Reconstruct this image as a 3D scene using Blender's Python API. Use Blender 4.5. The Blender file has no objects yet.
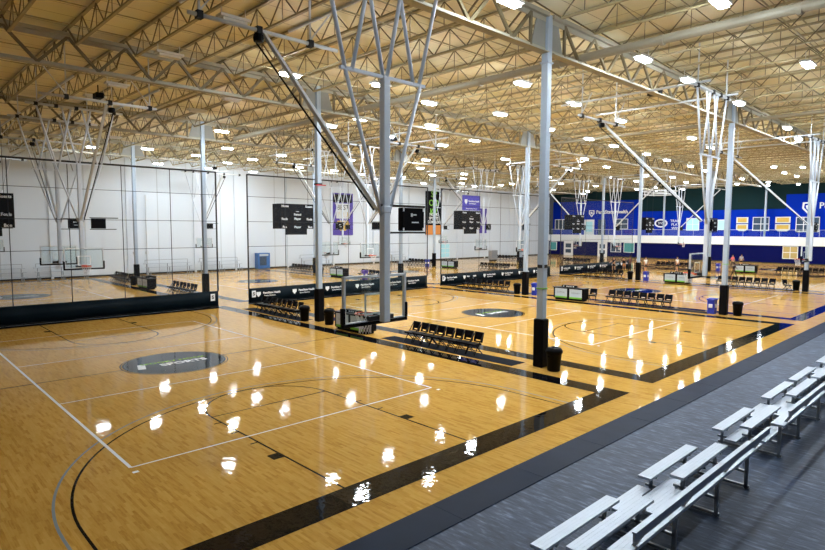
import bpy, bmesh, math, random
from mathutils import Vector, Matrix, Quaternion
R = math.radians
random.seed(7)
scn = bpy.context.scene
col = scn.collection

# ---------------------------------------------------------------- camera, world, exposure
CX, CY, CZ = -8.4027, -8.7493, 5.006
YAW, PITCH, ROLL, FPX = 0.76424, 0.07937, 0.0038, 579.885
f = Vector((math.sin(YAW)*math.cos(PITCH), math.cos(YAW)*math.cos(PITCH), -math.sin(PITCH)))
r = Vector((math.cos(YAW), -math.sin(YAW), 0)); u = r.cross(f)
r2 = r*math.cos(ROLL) + u*math.sin(ROLL); u2 = -r*math.sin(ROLL) + u*math.cos(ROLL)
camd = bpy.data.cameras.new('camera'); cam = bpy.data.objects.new('camera', camd); col.objects.link(cam)
m = Matrix((r2, u2, -f)).transposed().to_4x4(); m.translation = (CX, CY, CZ)
cam.matrix_world = m
camd.sensor_width = 36; camd.lens = FPX/825*36; camd.clip_start = 0.1; camd.clip_end = 500
scn.camera = cam
w = bpy.data.worlds.new('world'); scn.world = w; w.use_nodes = True
w.node_tree.nodes['Background'].inputs[0].default_value = (0.75, 0.85, 1.0, 1)
w.node_tree.nodes['Background'].inputs[1].default_value = 0.05
scn.view_settings.view_transform = 'Standard'; scn.view_settings.look = 'None'
scn.view_settings.gamma = 1; scn.view_settings.use_curve_mapping = False
scn.view_settings.exposure = 0.12
scn.cycles.max_bounces = 8; scn.cycles.diffuse_bounces = 4; scn.cycles.glossy_bounces = 3
scn.cycles.transparent_max_bounces = 16; scn.cycles.transmission_bounces = 3
scn.cycles.sample_clamp_indirect = 6; scn.cycles.sample_clamp_direct = 30; scn.cycles.use_denoising = True
scn.cycles.caustics_reflective = False; scn.cycles.caustics_refractive = False
LAMP = 335.0
LAMP_COL = (0.86, 0.95, 1.0)

# ---------------------------------------------------------------- materials
def new_mat(name):
    m = bpy.data.materials.new(name); m.use_nodes = True
    return m, m.node_tree.nodes, m.node_tree.links, m.node_tree.nodes['Principled BSDF']
def mat(name, c, rough=0.5, metal=0.0, coat=0.0, var=0.06, scale=6.0, spec=None):
    m, n, l, b = new_mat(name)
    b.inputs['Roughness'].default_value = rough; b.inputs['Metallic'].default_value = metal; b.inputs['Specular IOR Level'].default_value = 0.05 if max(c) < 0.05 else 0.5
    b.inputs['Coat Weight'].default_value = coat; b.inputs['Coat Roughness'].default_value = 0.1
    tc = n.new('ShaderNodeTexCoord'); no = n.new('ShaderNodeTexNoise'); no.inputs['Scale'].default_value = scale
    l.new(tc.outputs['Object'], no.inputs['Vector'])
    mx = n.new('ShaderNodeMix'); mx.data_type = 'RGBA'
    mx.inputs['A'].default_value = (*[x*(1-var) for x in c], 1); mx.inputs['B'].default_value = (*[min(1, x*(1+var)) for x in c], 1)
    l.new(no.outputs['Fac'], mx.inputs['Factor']); l.new(mx.outputs['Result'], b.inputs['Base Color'])
    if spec is not None: b.inputs['Specular IOR Level'].default_value = spec
    return m
def emis(name, c, s):
    m, n, l, b = new_mat(name)
    b.inputs['Base Color'].default_value = (*c, 1); b.inputs['Emission Color'].default_value = (*c, 1); b.inputs['Emission Strength'].default_value = s
    return m

def court_finish(n, l, b, strength=1.0):
    """the varnish: one gloss and the same slight unevenness for boards and painted lines"""
    b.inputs['Roughness'].default_value = 0.42
    b.inputs['Specular IOR Level'].default_value = 0.0
    b.inputs['Coat Weight'].default_value = 0.75; b.inputs['Coat Roughness'].default_value = 0.03
    b.inputs['Coat IOR'].default_value = 1.32
    g = n.new('ShaderNodeNewGeometry')
    mp = n.new('ShaderNodeMapping'); mp.inputs['Scale'].default_value = (8.0, 6.0, 1)
    l.new(g.outputs['Position'], mp.inputs['Vector'])
    no = n.new('ShaderNodeTexNoise'); no.inputs['Scale'].default_value = 1.0; no.inputs['Detail'].default_value = 1.5
    l.new(mp.outputs['Vector'], no.inputs['Vector'])
    bp = n.new('ShaderNodeBump'); bp.inputs['Strength'].default_value = strength; bp.inputs['Distance'].default_value = 0.0017
    l.new(no.outputs['Fac'], bp.inputs['Height']); l.new(bp.outputs['Normal'], b.inputs['Coat Normal'])

def wood_material():
    m, n, l, b = new_mat('maple_boards')
    g = n.new('ShaderNodeNewGeometry')
    mp = n.new('ShaderNodeMapping'); mp.inputs['Rotation'].default_value = (0, 0, R(90))
    l.new(g.outputs['Position'], mp.inputs['Vector'])
    br = n.new('ShaderNodeTexBrick'); br.offset = 0.37; br.squash = 1
    br.inputs['Scale'].default_value = 1.0; br.inputs['Mortar Size'].default_value = 0.0
    br.inputs['Brick Width'].default_value = 0.42; br.inputs['Row Height'].default_value = 0.057
    br.inputs['Color1'].default_value = (0.0, 0, 0, 1); br.inputs['Color2'].default_value = (1, 1, 1, 1)
    l.new(mp.outputs['Vector'], br.inputs['Vector'])
    mp2 = n.new('ShaderNodeMapping'); mp2.inputs['Scale'].default_value = (28, 3.0, 1)
    l.new(g.outputs['Position'], mp2.inputs['Vector'])
    gr = n.new('ShaderNodeTexNoise'); gr.inputs['Scale'].default_value = 1.0; gr.inputs['Detail'].default_value = 5; gr.inputs['Roughness'].default_value = 0.65
    l.new(mp2.outputs['Vector'], gr.inputs['Vector'])
    big = n.new('ShaderNodeTexNoise'); big.inputs['Scale'].default_value = 0.35; big.inputs['Detail'].default_value = 2
    l.new(g.outputs['Position'], big.inputs['Vector'])
    a1 = n.new('ShaderNodeMath'); a1.operation = 'MULTIPLY_ADD'; a1.inputs[1].default_value = 0.32; 
    l.new(br.outputs['Color'], a1.inputs[0])
    a2 = n.new('ShaderNodeMath'); a2.operation = 'MULTIPLY'; a2.inputs[1].default_value = 0.62
    l.new(gr.outputs['Fac'], a2.inputs[0]); l.new(a2.outputs[0], a1.inputs[2])
    cr = n.new('ShaderNodeValToRGB'); e = cr.color_ramp.elements
    e[0].position = 0.12; e[0].color = (0.33, 0.15, 0.022, 1)
    e[1].position = 0.95; e[1].color = (0.66, 0.415, 0.115, 1)
    k = e.new(0.42); k.color = (0.53, 0.292, 0.060, 1)
    l.new(a1.outputs[0], cr.inputs['Fac'])
    mx = n.new('ShaderNodeMix'); mx.data_type = 'RGBA'; mx.blend_type = 'MULTIPLY'; mx.inputs['Factor'].default_value = 0.35
    rr = n.new('ShaderNodeMapRange'); rr.inputs['To Min'].default_value = 0.75; rr.inputs['To Max'].default_value = 1.2
    l.new(big.outputs['Fac'], rr.inputs['Value']); l.new(cr.outputs['Color'], mx.inputs['A']); l.new(rr.outputs['Result'], mx.inputs['B'])
    l.new(mx.outputs['Result'], b.inputs['Base Color'])
    court_finish(n, l, b)
    return m
def paint_material(name, c):
    m, n, l, b = new_mat(name); b.inputs['Base Color'].default_value = (*c, 1); court_finish(n, l, b); return m

def carpet_material():
    m, n, l, b = new_mat('slate_carpet_tile')
    g = n.new('ShaderNodeNewGeometry')
    mp = n.new('ShaderNodeMapping'); mp.inputs['Scale'].default_value = (9.0, 1.8, 1)
    l.new(g.outputs['Position'], mp.inputs['Vector'])
    no = n.new('ShaderNodeTexNoise'); no.inputs['Scale'].default_value = 1.3; no.inputs['Detail'].default_value = 6; no.inputs['Roughness'].default_value = 0.65
    l.new(mp.outputs['Vector'], no.inputs['Vector'])
    ck = n.new('ShaderNodeTexBrick'); ck.offset = 0.5; ck.inputs['Scale'].default_value = 1.0
    ck.inputs['Brick Width'].default_value = 0.46; ck.inputs['Row Height'].default_value = 0.92; ck.inputs['Mortar Size'].default_value = 0.004
    ck.inputs['Color1'].default_value = (0.8, 0.8, 0.8, 1); ck.inputs['Color2'].default_value = (1.15, 1.15, 1.15, 1); ck.inputs['Mortar'].default_value = (0.7, 0.7, 0.7, 1)
    l.new(g.outputs['Position'], ck.inputs['Vector'])
    cr = n.new('ShaderNodeValToRGB'); e = cr.color_ramp.elements
    e[0].position = 0.32; e[0].color = (0.018, 0.028, 0.055, 1)
    e[1].position = 0.78; e[1].color = (0.17, 0.23, 0.37, 1)
    k = e.new(0.55); k.color = (0.042, 0.062, 0.110, 1)
    l.new(no.outputs['Fac'], cr.inputs['Fac'])
    mx = n.new('ShaderNodeMix'); mx.data_type = 'RGBA'; mx.blend_type = 'MULTIPLY'; mx.inputs['Factor'].default_value = 0.7
    l.new(cr.outputs['Color'], mx.inputs['A']); l.new(ck.outputs['Color'], mx.inputs['B'])
    l.new(mx.outputs['Result'], b.inputs['Base Color'])
    b.inputs['Roughness'].default_value = 0.5; b.inputs['Specular IOR Level'].default_value = 0.10
    bp = n.new('ShaderNodeBump'); bp.inputs['Strength'].default_value = 0.25; bp.inputs['Distance'].default_value = 0.01
    l.new(no.outputs['Fac'], bp.inputs['Height']); l.new(bp.outputs['Normal'], b.inputs['Normal'])
    return m

def deck_material():
    """cream facing of the roof insulation: seams run across the joists"""
    m, n, l, b = new_mat('roof_insulation')
    g = n.new('ShaderNodeNewGeometry')
    br = n.new('ShaderNodeTexBrick'); br.offset = 0.0
    br.inputs['Scale'].default_value = 1.0; br.inputs['Brick Width'].default_value = 12.0; br.inputs['Row Height'].default_value = 1.22; br.inputs['Mortar Size'].default_value = 0.018
    br.inputs['Color1'].default_value = (0.84, 0.765, 0.52, 1); br.inputs['Color2'].default_value = (0.90, 0.82, 0.57, 1); br.inputs['Mortar'].default_value = (0.42, 0.34, 0.18, 1)
    l.new(g.outputs['Position'], br.inputs['Vector'])
    no = n.new('ShaderNodeTexNoise'); no.inputs['Scale'].default_value = 0.5
    l.new(g.outputs['Position'], no.inputs['Vector'])
    mx = n.new('ShaderNodeMix'); mx.data_type = 'RGBA'; mx.blend_type = 'MULTIPLY'; mx.inputs['Factor'].default_value = 0.12
    l.new(br.outputs['Color'], mx.inputs['A']); l.new(no.outputs['Color'], mx.inputs['B']); l.new(mx.outputs['Result'], b.inputs['Base Color'])
    b.inputs['Roughness'].default_value = 0.7
    return m

def panel_wall(name, c, width, seam):
    m, n, l, b = new_mat(name)
    tc = n.new('ShaderNodeNewGeometry')
    sp = n.new('ShaderNodeSeparateXYZ'); l.new(tc.outputs['Position'], sp.inputs[0])
    ad = n.new('ShaderNodeMath'); ad.operation = 'ADD'; l.new(sp.outputs[0], ad.inputs[0]); l.new(sp.outputs[1], ad.inputs[1])
    dv = n.new('ShaderNodeMath'); dv.operation = 'DIVIDE'; dv.inputs[1].default_value = width; l.new(ad.outputs[0], dv.inputs[0])
    fr = n.new('ShaderNodeMath'); fr.operation = 'FRACT'; l.new(dv.outputs[0], fr.inputs[0])
    lt = n.new('ShaderNodeMath'); lt.operation = 'LESS_THAN'; lt.inputs[1].default_value = seam/width; l.new(fr.outputs[0], lt.inputs[0])
    mx = n.new('ShaderNodeMix'); mx.data_type = 'RGBA'
    mx.inputs['A'].default_value = (*c, 1); mx.inputs['B'].default_value = (*[x*0.72 for x in c], 1)
    l.new(lt.outputs[0], mx.inputs['Factor']); l.new(mx.outputs['Result'], b.inputs['Base Color'])
    b.inputs['Roughness'].default_value = 0.55
    return m
def net_material():
    m, n, l, b = new_mat('divider_mesh_fabric')
    b.inputs['Base Color'].default_value = (0.13, 0.14, 0.16, 1); b.inputs['Roughness'].default_value = 0.9
    t = n.new('ShaderNodeBsdfTransparent'); t.inputs[0].default_value = (0.95, 0.95, 0.955, 1)
    ms = n.new('ShaderNodeMixShader'); ms.inputs[0].default_value = 0.09
    out = n['Material Output']; l.new(t.outputs[0], ms.inputs[1]); l.new(b.outputs[0], ms.inputs[2]); l.new(ms.outputs[0], out.inputs[0])
    return m
def glass_material():
    m, n, l, b = new_mat('clear_board_glass')
    t = n.new('ShaderNodeBsdfTransparent'); t.inputs[0].default_value = (0.95, 0.98, 0.975, 1)
    g = n.new('ShaderNodeBsdfGlossy'); g.inputs['Roughness'].default_value = 0.03; g.inputs[0].default_value = (0.9, 1, 1, 1)
    ms = n.new('ShaderNodeMixShader'); ms.inputs[0].default_value = 0.05; l.new(t.outputs[0], ms.inputs[1]); l.new(g.outputs[0], ms.inputs[2])
    l.new(ms.outputs[0], n['Material Output'].inputs[0])
    return m

M = dict(
    wood=wood_material(), carpet=carpet_material(), deck=deck_material(),
    black_paint=paint_material('black_court_paint', (0.004, 0.004, 0.005)), white_paint=paint_material('white_court_paint', (0.85, 0.87, 0.9)),
    grey_paint=paint_material('grey_court_paint', (0.23, 0.27, 0.29)), navy_paint=paint_material('navy_court_paint', (0.003, 0.006, 0.012)),
    green_paint=paint_material('green_court_paint', (0.25, 0.45, 0.06)),
    rubber=mat('rubber_mat', (0.009, 0.016, 0.036), 0.5, spec=0.03, scale=2, var=0.25),
    floor_mat=mat('black_floor_runner', (0.006, 0.007, 0.012), 0.7, spec=0.02),
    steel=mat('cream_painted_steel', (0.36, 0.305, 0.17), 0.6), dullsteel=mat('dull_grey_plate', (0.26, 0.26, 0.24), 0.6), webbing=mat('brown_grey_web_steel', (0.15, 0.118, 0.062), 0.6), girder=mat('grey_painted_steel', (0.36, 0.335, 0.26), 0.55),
    column=mat('pale_blue_grey_steel', (0.36, 0.43, 0.53), 0.4), hoop=mat('white_hoop_pipe', (0.66, 0.72, 0.82), 0.35), silver=mat('silver_pipe', (0.62, 0.65, 0.69), 0.4),
    pad=mat('black_vinyl_pad', (0.004, 0.004, 0.005), 0.5), black=mat('black_plastic', (0.005, 0.005, 0.006), 0.5), dark=mat('dark_metal', (0.035, 0.035, 0.038), 0.5),
    chair=mat('black_chair_plastic', (0.004, 0.004, 0.006), 0.45), strap=mat('black_webbing', (0.03, 0.03, 0.035), 0.8),
    vinyl=mat('navy_black_vinyl', (0.004, 0.009, 0.014), 0.45, scale=1.2, var=0.3),
    alu=mat('brushed_aluminium', (0.40, 0.46, 0.56), 0.4, 0.25), alu_side=mat('aluminium_frame', (0.25, 0.28, 0.31), 0.42, 0.4),
    white=mat('white_plastic', (0.8, 0.82, 0.85), 0.5), whitewall=panel_wall('white_metal_wall_panel', (0.64, 0.70, 0.78), 7.2, 0.10),
    mezzanine_shade=mat('mezzanine_shade_wall', (0.10, 0.105, 0.12), 0.7),  # mezzanine darkness put into the front wall's colour, cutting its bounce
    navy=mat('navy_wall_pad', (0.004, 0.006, 0.075), 0.6, spec=0.03), blue=mat('blue_wall_paint', (0.001, 0.022, 0.36), 0.6, spec=0.03), whitepaint=mat('white_wall_paint', (0.82, 0.85, 0.88), 0.5),
    teal=mat('dark_teal_wall_paint', (0.008, 0.024, 0.028), 0.8, spec=0.05), orange=mat('orange_rim_paint', (0.62, 0.10, 0.05), 0.4), net=mat('white_net_cord', (0.75, 0.75, 0.78), 0.8),
    mesh=net_material(), glass=glass_material(), blue_bin=mat('blue_bin_plastic', (0.01, 0.03, 0.42), 0.4), purple=mat('purple_bin_plastic', (0.10, 0.05, 0.35), 0.4),
    bannerpurple=mat('purple_banner_cloth', (0.07, 0.04, 0.33), 0.7), bannerblue=mat('blue_sign_face', (0.05, 0.035, 0.42), 0.5), gold=mat('gold_print', (0.55, 0.36, 0.06), 0.5),
    wgreen=mat('green_print', (0.18, 0.48, 0.03), 0.5), orange_print=mat('orange_print', (0.60, 0.22, 0.04), 0.6), red=mat('red_print', (0.5, 0.02, 0.03), 0.5),
    windowglow=emis('lit_room_behind_window', (0.35, 0.62, 0.68), 0.3), screen=emis('lit_sponsor_panel', (0.42, 0.47, 0.52), 0.12), paper=mat('framed_paper', (0.6, 0.62, 0.62), 0.6),
    darkglass=mat('dark_window_glass', (0.05, 0.08, 0.13), 0.1), tealglass=mat('teal_window_glass', (0.08, 0.33, 0.34), 0.15), goldglass=mat('amber_window_film', (0.50, 0.38, 0.14), 0.3), grey=mat('grey_plastic', (0.2, 0.21, 0.23), 0.5),
    lens=emis('lamp_lens', LAMP_COL, LAMP), offlens=mat('unlit_lamp_lens', (0.75, 0.74, 0.7), 0.5), housing=mat('lamp_housing', (0.7, 0.7, 0.68), 0.5),
    skin=mat('skin', (0.42, 0.24, 0.16), 0.6), skin2=mat('dark_skin', (0.12, 0.06, 0.04), 0.6), shirtwhite=mat('white_cotton', (0.8, 0.8, 0.8), 0.8), shirtred=mat('dark_red_cotton', (0.22, 0.03, 0.02), 0.8),
    shirtpink=mat('pink_cotton', (0.75, 0.12, 0.16), 0.8), shirtblack=mat('black_cotton', (0.02, 0.02, 0.025), 0.8), shirtgrey=mat('grey_cotton', (0.4, 0.4, 0.46), 0.8), hair=mat('dark_hair', (0.02, 0.014, 0.01), 0.7),
    vend=mat('blue_machine_shell', (0.03, 0.12, 0.35), 0.4),
)

# ---------------------------------------------------------------- builders
class MB:
    def __init__(s): s.b = bmesh.new()
    def box(s, x0, x1, y0, y1, z0, z1):
        v = [s.b.verts.new(p) for p in ((x0,y0,z0),(x1,y0,z0),(x1,y1,z0),(x0,y1,z0),(x0,y0,z1),(x1,y0,z1),(x1,y1,z1),(x0,y1,z1))]
        for q in ((0,3,2,1),(4,5,6,7),(0,1,5,4),(1,2,6,5),(2,3,7,6),(3,0,4,7)): s.b.faces.new([v[i] for i in q])
        return s
    def bar(s, p, q, w, h=None, up=(0,0,1)):
        h = h or w; p = Vector(p); q = Vector(q); d = (q-p).normalized(); up = Vector(up)
        if abs(d.dot(up)) > 0.98: up = Vector((1,0,0))
        x = d.cross(up).normalized(); y = x.cross(d).normalized()
        v = [s.b.verts.new(c + x*a*w/2 + y*b_*h/2) for c in (p,q) for a,b_ in ((-1,-1),(1,-1),(1,1),(-1,1))]
        for f_ in ((3,2,1,0),(4,5,6,7),(0,1,5,4),(1,2,6,5),(2,3,7,6),(3,0,4,7)): s.b.faces.new([v[i] for i in f_])
        return s
    def tube(s, pts, rad, n=8, cap=True):
        pts = [Vector(p) for p in pts]; rings = []
        rads = rad if isinstance(rad, (list, tuple)) else [rad]*len(pts)
        for i, p in enumerate(pts):
            d = ((pts[min(i+1, len(pts)-1)]) - (pts[max(i-1, 0)])).normalized()
            up = Vector((0,0,1)) if abs(d.z) < 0.95 else Vector((1,0,0))
            x = d.cross(up).normalized(); y = x.cross(d).normalized()
            rings.append([s.b.verts.new(p + (x*math.cos(2*math.pi*k/n) + y*math.sin(2*math.pi*k/n))*rads[i]) for k in range(n)])
        for a, c in zip(rings, rings[1:]):
            for k in range(n): s.b.faces.new((a[k], a[(k+1)%n], c[(k+1)%n], c[k]))
        if cap: s.b.faces.new(rings[0][::-1]); s.b.faces.new(rings[-1])
        return s
    def lathe(s, prof, c=(0,0,0), n=16):
        rings = [[s.b.verts.new((c[0]+r_*math.cos(2*math.pi*k/n), c[1]+r_*math.sin(2*math.pi*k/n), c[2]+z)) for k in range(n)] for r_, z in prof]
        for a, d in zip(rings, rings[1:]):
            for k in range(n): s.b.faces.new((a[k], a[(k+1)%n], d[(k+1)%n], d[k]))
        s.b.faces.new(rings[0][::-1]); s.b.faces.new(rings[-1]); return s
    def quad(s, *p):
        s.b.faces.new([s.b.verts.new(x) for x in p]); return s
    def prism(s, poly, axis, t0, t1):
        """polygon in the plane across axis, given as 2D points, thickened from t0 to t1"""
        def mk(a, t): return {'x': (t, a[0], a[1]), 'y': (a[0], t, a[1]), 'z': (a[0], a[1], t)}[axis]
        A = [s.b.verts.new(mk(a, t0)) for a in poly]; B = [s.b.verts.new(mk(a, t1)) for a in poly]
        s.b.faces.new(A); s.b.faces.new(B[::-1])
        for i in range(len(poly)): j = (i+1) % len(poly); s.b.faces.new((A[j], A[i], B[i], B[j]))
        return s
    def ring(s, c, r0, r1, a0, a1, z, n=48):
        va = []; closed = abs(a1-a0) >= 2*math.pi-1e-4
        k_ = n if closed else n+1
        for i in range(k_):
            a = a0+(a1-a0)*i/n
            va.append((s.b.verts.new((c[0]+r0*math.cos(a), c[1]+r0*math.sin(a), z)), s.b.verts.new((c[0]+r1*math.cos(a), c[1]+r1*math.sin(a), z))))
        for i in range(n):
            j = (i+1) % k_; s.b.faces.new((va[i][0], va[i][1], va[j][1], va[j][0]))
        return s
    def disc(s, c, r_, z, n=64):
        s.b.faces.new([s.b.verts.new((c[0]+r_*math.cos(2*math.pi*k/n), c[1]+r_*math.sin(2*math.pi*k/n), z)) for k in range(n)]); return s
    def rect(s, x0, x1, y0, y1, z): return s.quad((x0,y0,z),(x1,y0,z),(x1,y1,z),(x0,y1,z))
    def build(s, name, ma, parent=None, bevel=0, smooth=False, fix=True):
        if fix: bmesh.ops.recalc_face_normals(s.b, faces=s.b.faces)
        me = bpy.data.meshes.new(name); s.b.to_mesh(me); s.b.free(); me.materials.append(M[ma] if isinstance(ma, str) else ma)
        o = bpy.data.objects.new(name, me); col.objects.link(o)
        if parent is not None: o.parent = parent
        if bevel:
            b = o.modifiers.new('bevel', 'BEVEL'); b.width = bevel; b.segments = 2; b.limit_method = 'ANGLE'
        if smooth:
            for p_ in me.polygons: p_.use_smooth = True
        return o
def tag(o, label=None, cat=None, group=None, kind=None):
    if label: o['label'] = label
    if cat: o['category'] = cat
    if group: o['group'] = group
    if kind: o['kind'] = kind
    return o
def empty(name, loc=(0,0,0), rz=0):
    o = bpy.data.objects.new(name, None); col.objects.link(o); o.location = loc; o.rotation_euler = (0,0,rz); o.empty_display_size = 0.2
    return o
kids = {}
def children(o): return [c for c in bpy.data.objects if c.parent == o] if o.name not in kids else kids[o.name]
def freeze(o):
    """remember a prototype's children so that copying it many times stays quick"""
    for c in list(bpy.data.objects):
        if c.parent == o: kids.setdefault(o.name, []).append(c); freeze(c)
    kids.setdefault(o.name, [])
def copy_tree(o, parent=None):
    c = o.copy(); col.objects.link(c)
    if parent is not None: c.parent = parent
    for ch in kids[o.name]: copy_tree(ch, c)
    return c
_font = {}
def text(name, s_, size, ma, parent, mw, align='CENTER', extrude=0.004, bold=0.0):
    key = (s_, size, align, extrude, bold)
    if key not in _font:
        cu = bpy.data.curves.new('t', 'FONT'); cu.body = s_; cu.size = size; cu.align_x = align; cu.align_y = 'CENTER'; cu.extrude = extrude; cu.offset = bold; cu.resolution_u = 2
        o = bpy.data.objects.new('t', cu); col.objects.link(o); dg = bpy.context.evaluated_depsgraph_get(); dg.update()
        me = bpy.data.meshes.new_from_object(o.evaluated_get(dg)); bpy.data.objects.remove(o); _font[key] = me
    me = _font[key].copy(); me.materials.clear(); me.materials.append(M[ma])
    o = bpy.data.objects.new(name, me); col.objects.link(o)
    if parent is not None: o.parent = parent
    o.matrix_local = mw
    return o
def face(loc, normal, rz=0.0):
    """matrix for flat lettering standing upright at loc whose face looks along normal ('-y', '-x', '+z')"""
    rot = {'-y': Matrix.Rotation(R(90), 4, 'X'), '-x': Matrix.Rotation(R(-90), 4, 'Z') @ Matrix.Rotation(R(90), 4, 'X'), '+z': Matrix.Rotation(rz, 4, 'Z')}[normal]
    return Matrix.Translation(loc) @ rot

CX0 = [0, 19, 38, 57, 76]                      # court centre lines
COLX = [9.5, 28.45, 47.5, 66.5]; COLY = [3.1, 17.2, 31.3, 45.4]
XW, YW = 92.0, 56.5                            # end wall, back wall
ZG, ZT, ZD = 11.15, 12.5, 12.75                # girder bottom, girder top, deck

# ================================================================= STRUCTURE
fl = MB().rect(-25, XW, -1.68, YW, 0).build('floor', 'wood'); tag(fl, kind='structure')
cf = MB().rect(-25, XW, -14, -1.68, 0).build('floor', 'carpet'); tag(cf, kind='structure')
ce = MB().box(-25, XW+2, -14, YW+0.3, ZD, ZD+0.2).build('ceiling', 'deck'); tag(ce, kind='structure')
for nm, bx_ in (('wall_back', (-25, XW, YW, YW+0.3, 0, ZD)), ('wall_left', (-25.3, -25, -14, YW, 0, ZD)), ('wall_front', (-25, XW+2, -14.3, -14, 0, ZD))):  # left and front walls are unseen, added to enclose the hall for light bounce
    tag(MB().box(*bx_).build(nm, 'mezzanine_shade' if nm == 'wall_front' else 'whitewall'), kind='structure')
wr = MB().box(XW, XW+0.3, -14, YW, 0, 2.7).build('wall_right', 'navy'); tag(wr, kind='structure')
MB().box(XW-0.15, XW+1.6, -14, YW, 2.7, 4.0).build('fascia_panel', 'whitepaint', wr)
MB().box(XW+1.4, XW+1.7, -14, YW, 4.0, 8.25).build('upper_panel', 'blue', wr)
MB().box(XW+1.4, XW+1.7, -14, 15.9, 8.25, 10.4).build('upper_panel', 'blue', wr)
MB().box(XW+1.4, XW+1.7, 38.5, YW, 8.25, 10.4).build('upper_panel', 'blue', wr)
MB().box(XW+1.7, XW+1.95, -14, YW, 8.25, ZD).build('upper_panel', 'teal', wr)
# shallow wall pilasters on the back wall
for i, x in enumerate([-9, -1.8, 5.3, 12.4, 19.6, 24.6, 31.8, 39.0, 46.2, 53.4, 64.5, 71.7, 78.9]):
    tag(MB().box(x-0.12, x+0.12, YW-0.12, YW, 0, ZD).build('trim_%d' % (i+1), 'whitewall'), kind='structure')
tag(MB().box(-25, XW, YW-0.04, YW, 0, 0.16).build('baseboard_back', 'dark'), kind='structure')
tag(MB().box(XW-0.04, XW, -14, YW, 0, 0.14).build('baseboard_right', 'dark'), kind='structure')

# ---------------------------------------------------------------- painted markings (children of the floor)
ZL = 0.0025
def hline(mb, y, x0, x1, w_=0.05, z=ZL): mb.rect(x0, x1, y-w_/2, y+w_/2, z)
def vline(mb, x, y0, y1, w_=0.05, z=ZL): mb.rect(x-w_/2, x+w_/2, y0, y1, z)
def court(cx, y0, k):
    L = 25.65
    xl, xr = (cx-7.72 if k == 0 else cx-8.1), cx+7.8
    B = MB(); bw = 0.75
    B.rect(xl-bw, xr+bw, y0-bw, y0, ZL*2); B.rect(xl-bw, xr+bw, y0+L, y0+L+bw, ZL*2)
    B.rect(xl-bw, xl, y0, y0+L, ZL*2); B.rect(xr, xr+bw, y0, y0+L, ZL*2)
    B.build('border_band', 'black_paint', fl, fix=False)
    K = MB(); G = MB()
    for s, yb in ((1, y0), (-1, y0+L)):
        Y = lambda d: yb + s*d
        for x in (-1.83, 1.83):
            K.rect(cx+x-0.025, cx+x+0.025, min(Y(0), Y(5.79)), max(Y(0), Y(5.79)), ZL)
            sx = 1 if x > 0 else -1
            for d in (3.3, 4.25, 5.2):
                a, b_ = sorted((cx+x, cx+x+sx*0.2)); K.rect(a, b_, min(Y(d), Y(d+0.05)), max(Y(d), Y(d+0.05)), ZL)
            a, b_ = sorted((cx+x, cx+x+sx*0.28)); K.rect(a, b_, min(Y(2.13), Y(2.44)), max(Y(2.13), Y(2.44)), ZL*1.2)
        hline(K, Y(5.79), cx-1.83, cx+1.83)
        a0, a1 = (0, math.pi) if s > 0 else (math.pi, 2*math.pi)
        K.ring((cx, Y(5.79)), 1.80, 1.85, a0, a1, ZL, 40)
        K.ring((cx, Y(1.6)), 5.93, 5.98, a0, a1, ZL, 64)
        for x in (-5.955, 5.955): K.rect(cx+x-0.025, cx+x+0.025, min(Y(0), Y(1.6)), max(Y(0), Y(1.6)), ZL)
        G.ring((cx, Y(1.6)), 6.22, 6.27, a0, a1, ZL*1.4, 64)
        for x in (-6.245, 6.245): G.rect(cx+x-0.025, cx+x+0.025, min(Y(0), Y(1.6)), max(Y(0), Y(1.6)), ZL*1.4)
    hline(K, y0+L/2, xl, cx-1.86); hline(K, y0+L/2, cx+1.86, xr)
    K.ring((cx, y0+L/2), 1.84, 1.88, 0, 2*math.pi, ZL, 64)
    K.build('court_lines', 'black_paint', fl, fix=False); G.build('outer_arc_lines', 'grey_paint', fl, fix=False)
    W = MB(); yc = y0+L/2
    for x in (-4.5, 4.5): vline(W, cx+x, yc-9, yc+9, 0.055 if x > 0 else 0.07, ZL*1.8)
    for y in (-9, -3, 3, 9): hline(W, yc+y, cx-4.5, cx+4.5, 0.05, ZL*1.8)
    for x in (-4.5, 4.5): W.rect(cx+x-0.06, cx+x+0.06, yc-9.35, yc-9.25, ZL*1.8)
    W.build('volleyball_lines', 'white_paint', fl, fix=False)
    lg = MB().disc((cx, yc), 1.80, ZL*2.4).build('center_logo', 'navy_paint', fl, fix=False)
    MB().ring((cx, yc), 1.70, 1.72, 0, 2*math.pi, ZL*2.8, 64).build('logo_ring', 'grey_paint', lg, fix=False)
    rz = R(0)
    text('lettering', 'SPOOKY NOOK', 0.34, 'green_paint', lg, face((cx+0.05, yc+0.28, ZL*3), '+z', rz), extrude=0, bold=0.01)
    text('lettering', 'SPORTS', 0.50, 'white_paint', lg, face((cx+0.25, yc-0.18, ZL*3), '+z', rz), extrude=0, bold=0.02)
    MB().prism([(cx-1.45, yc-0.35), (cx-1.2, yc-0.42), (cx-1.0, yc+0.30), (cx-1.25, yc+0.36)], 'z', ZL*2.8, ZL*3).build('emblem', 'white_paint', lg)
for k, cx in enumerate(CX0): court(cx, 0.0, k); court(cx, 28.25, k)

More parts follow.
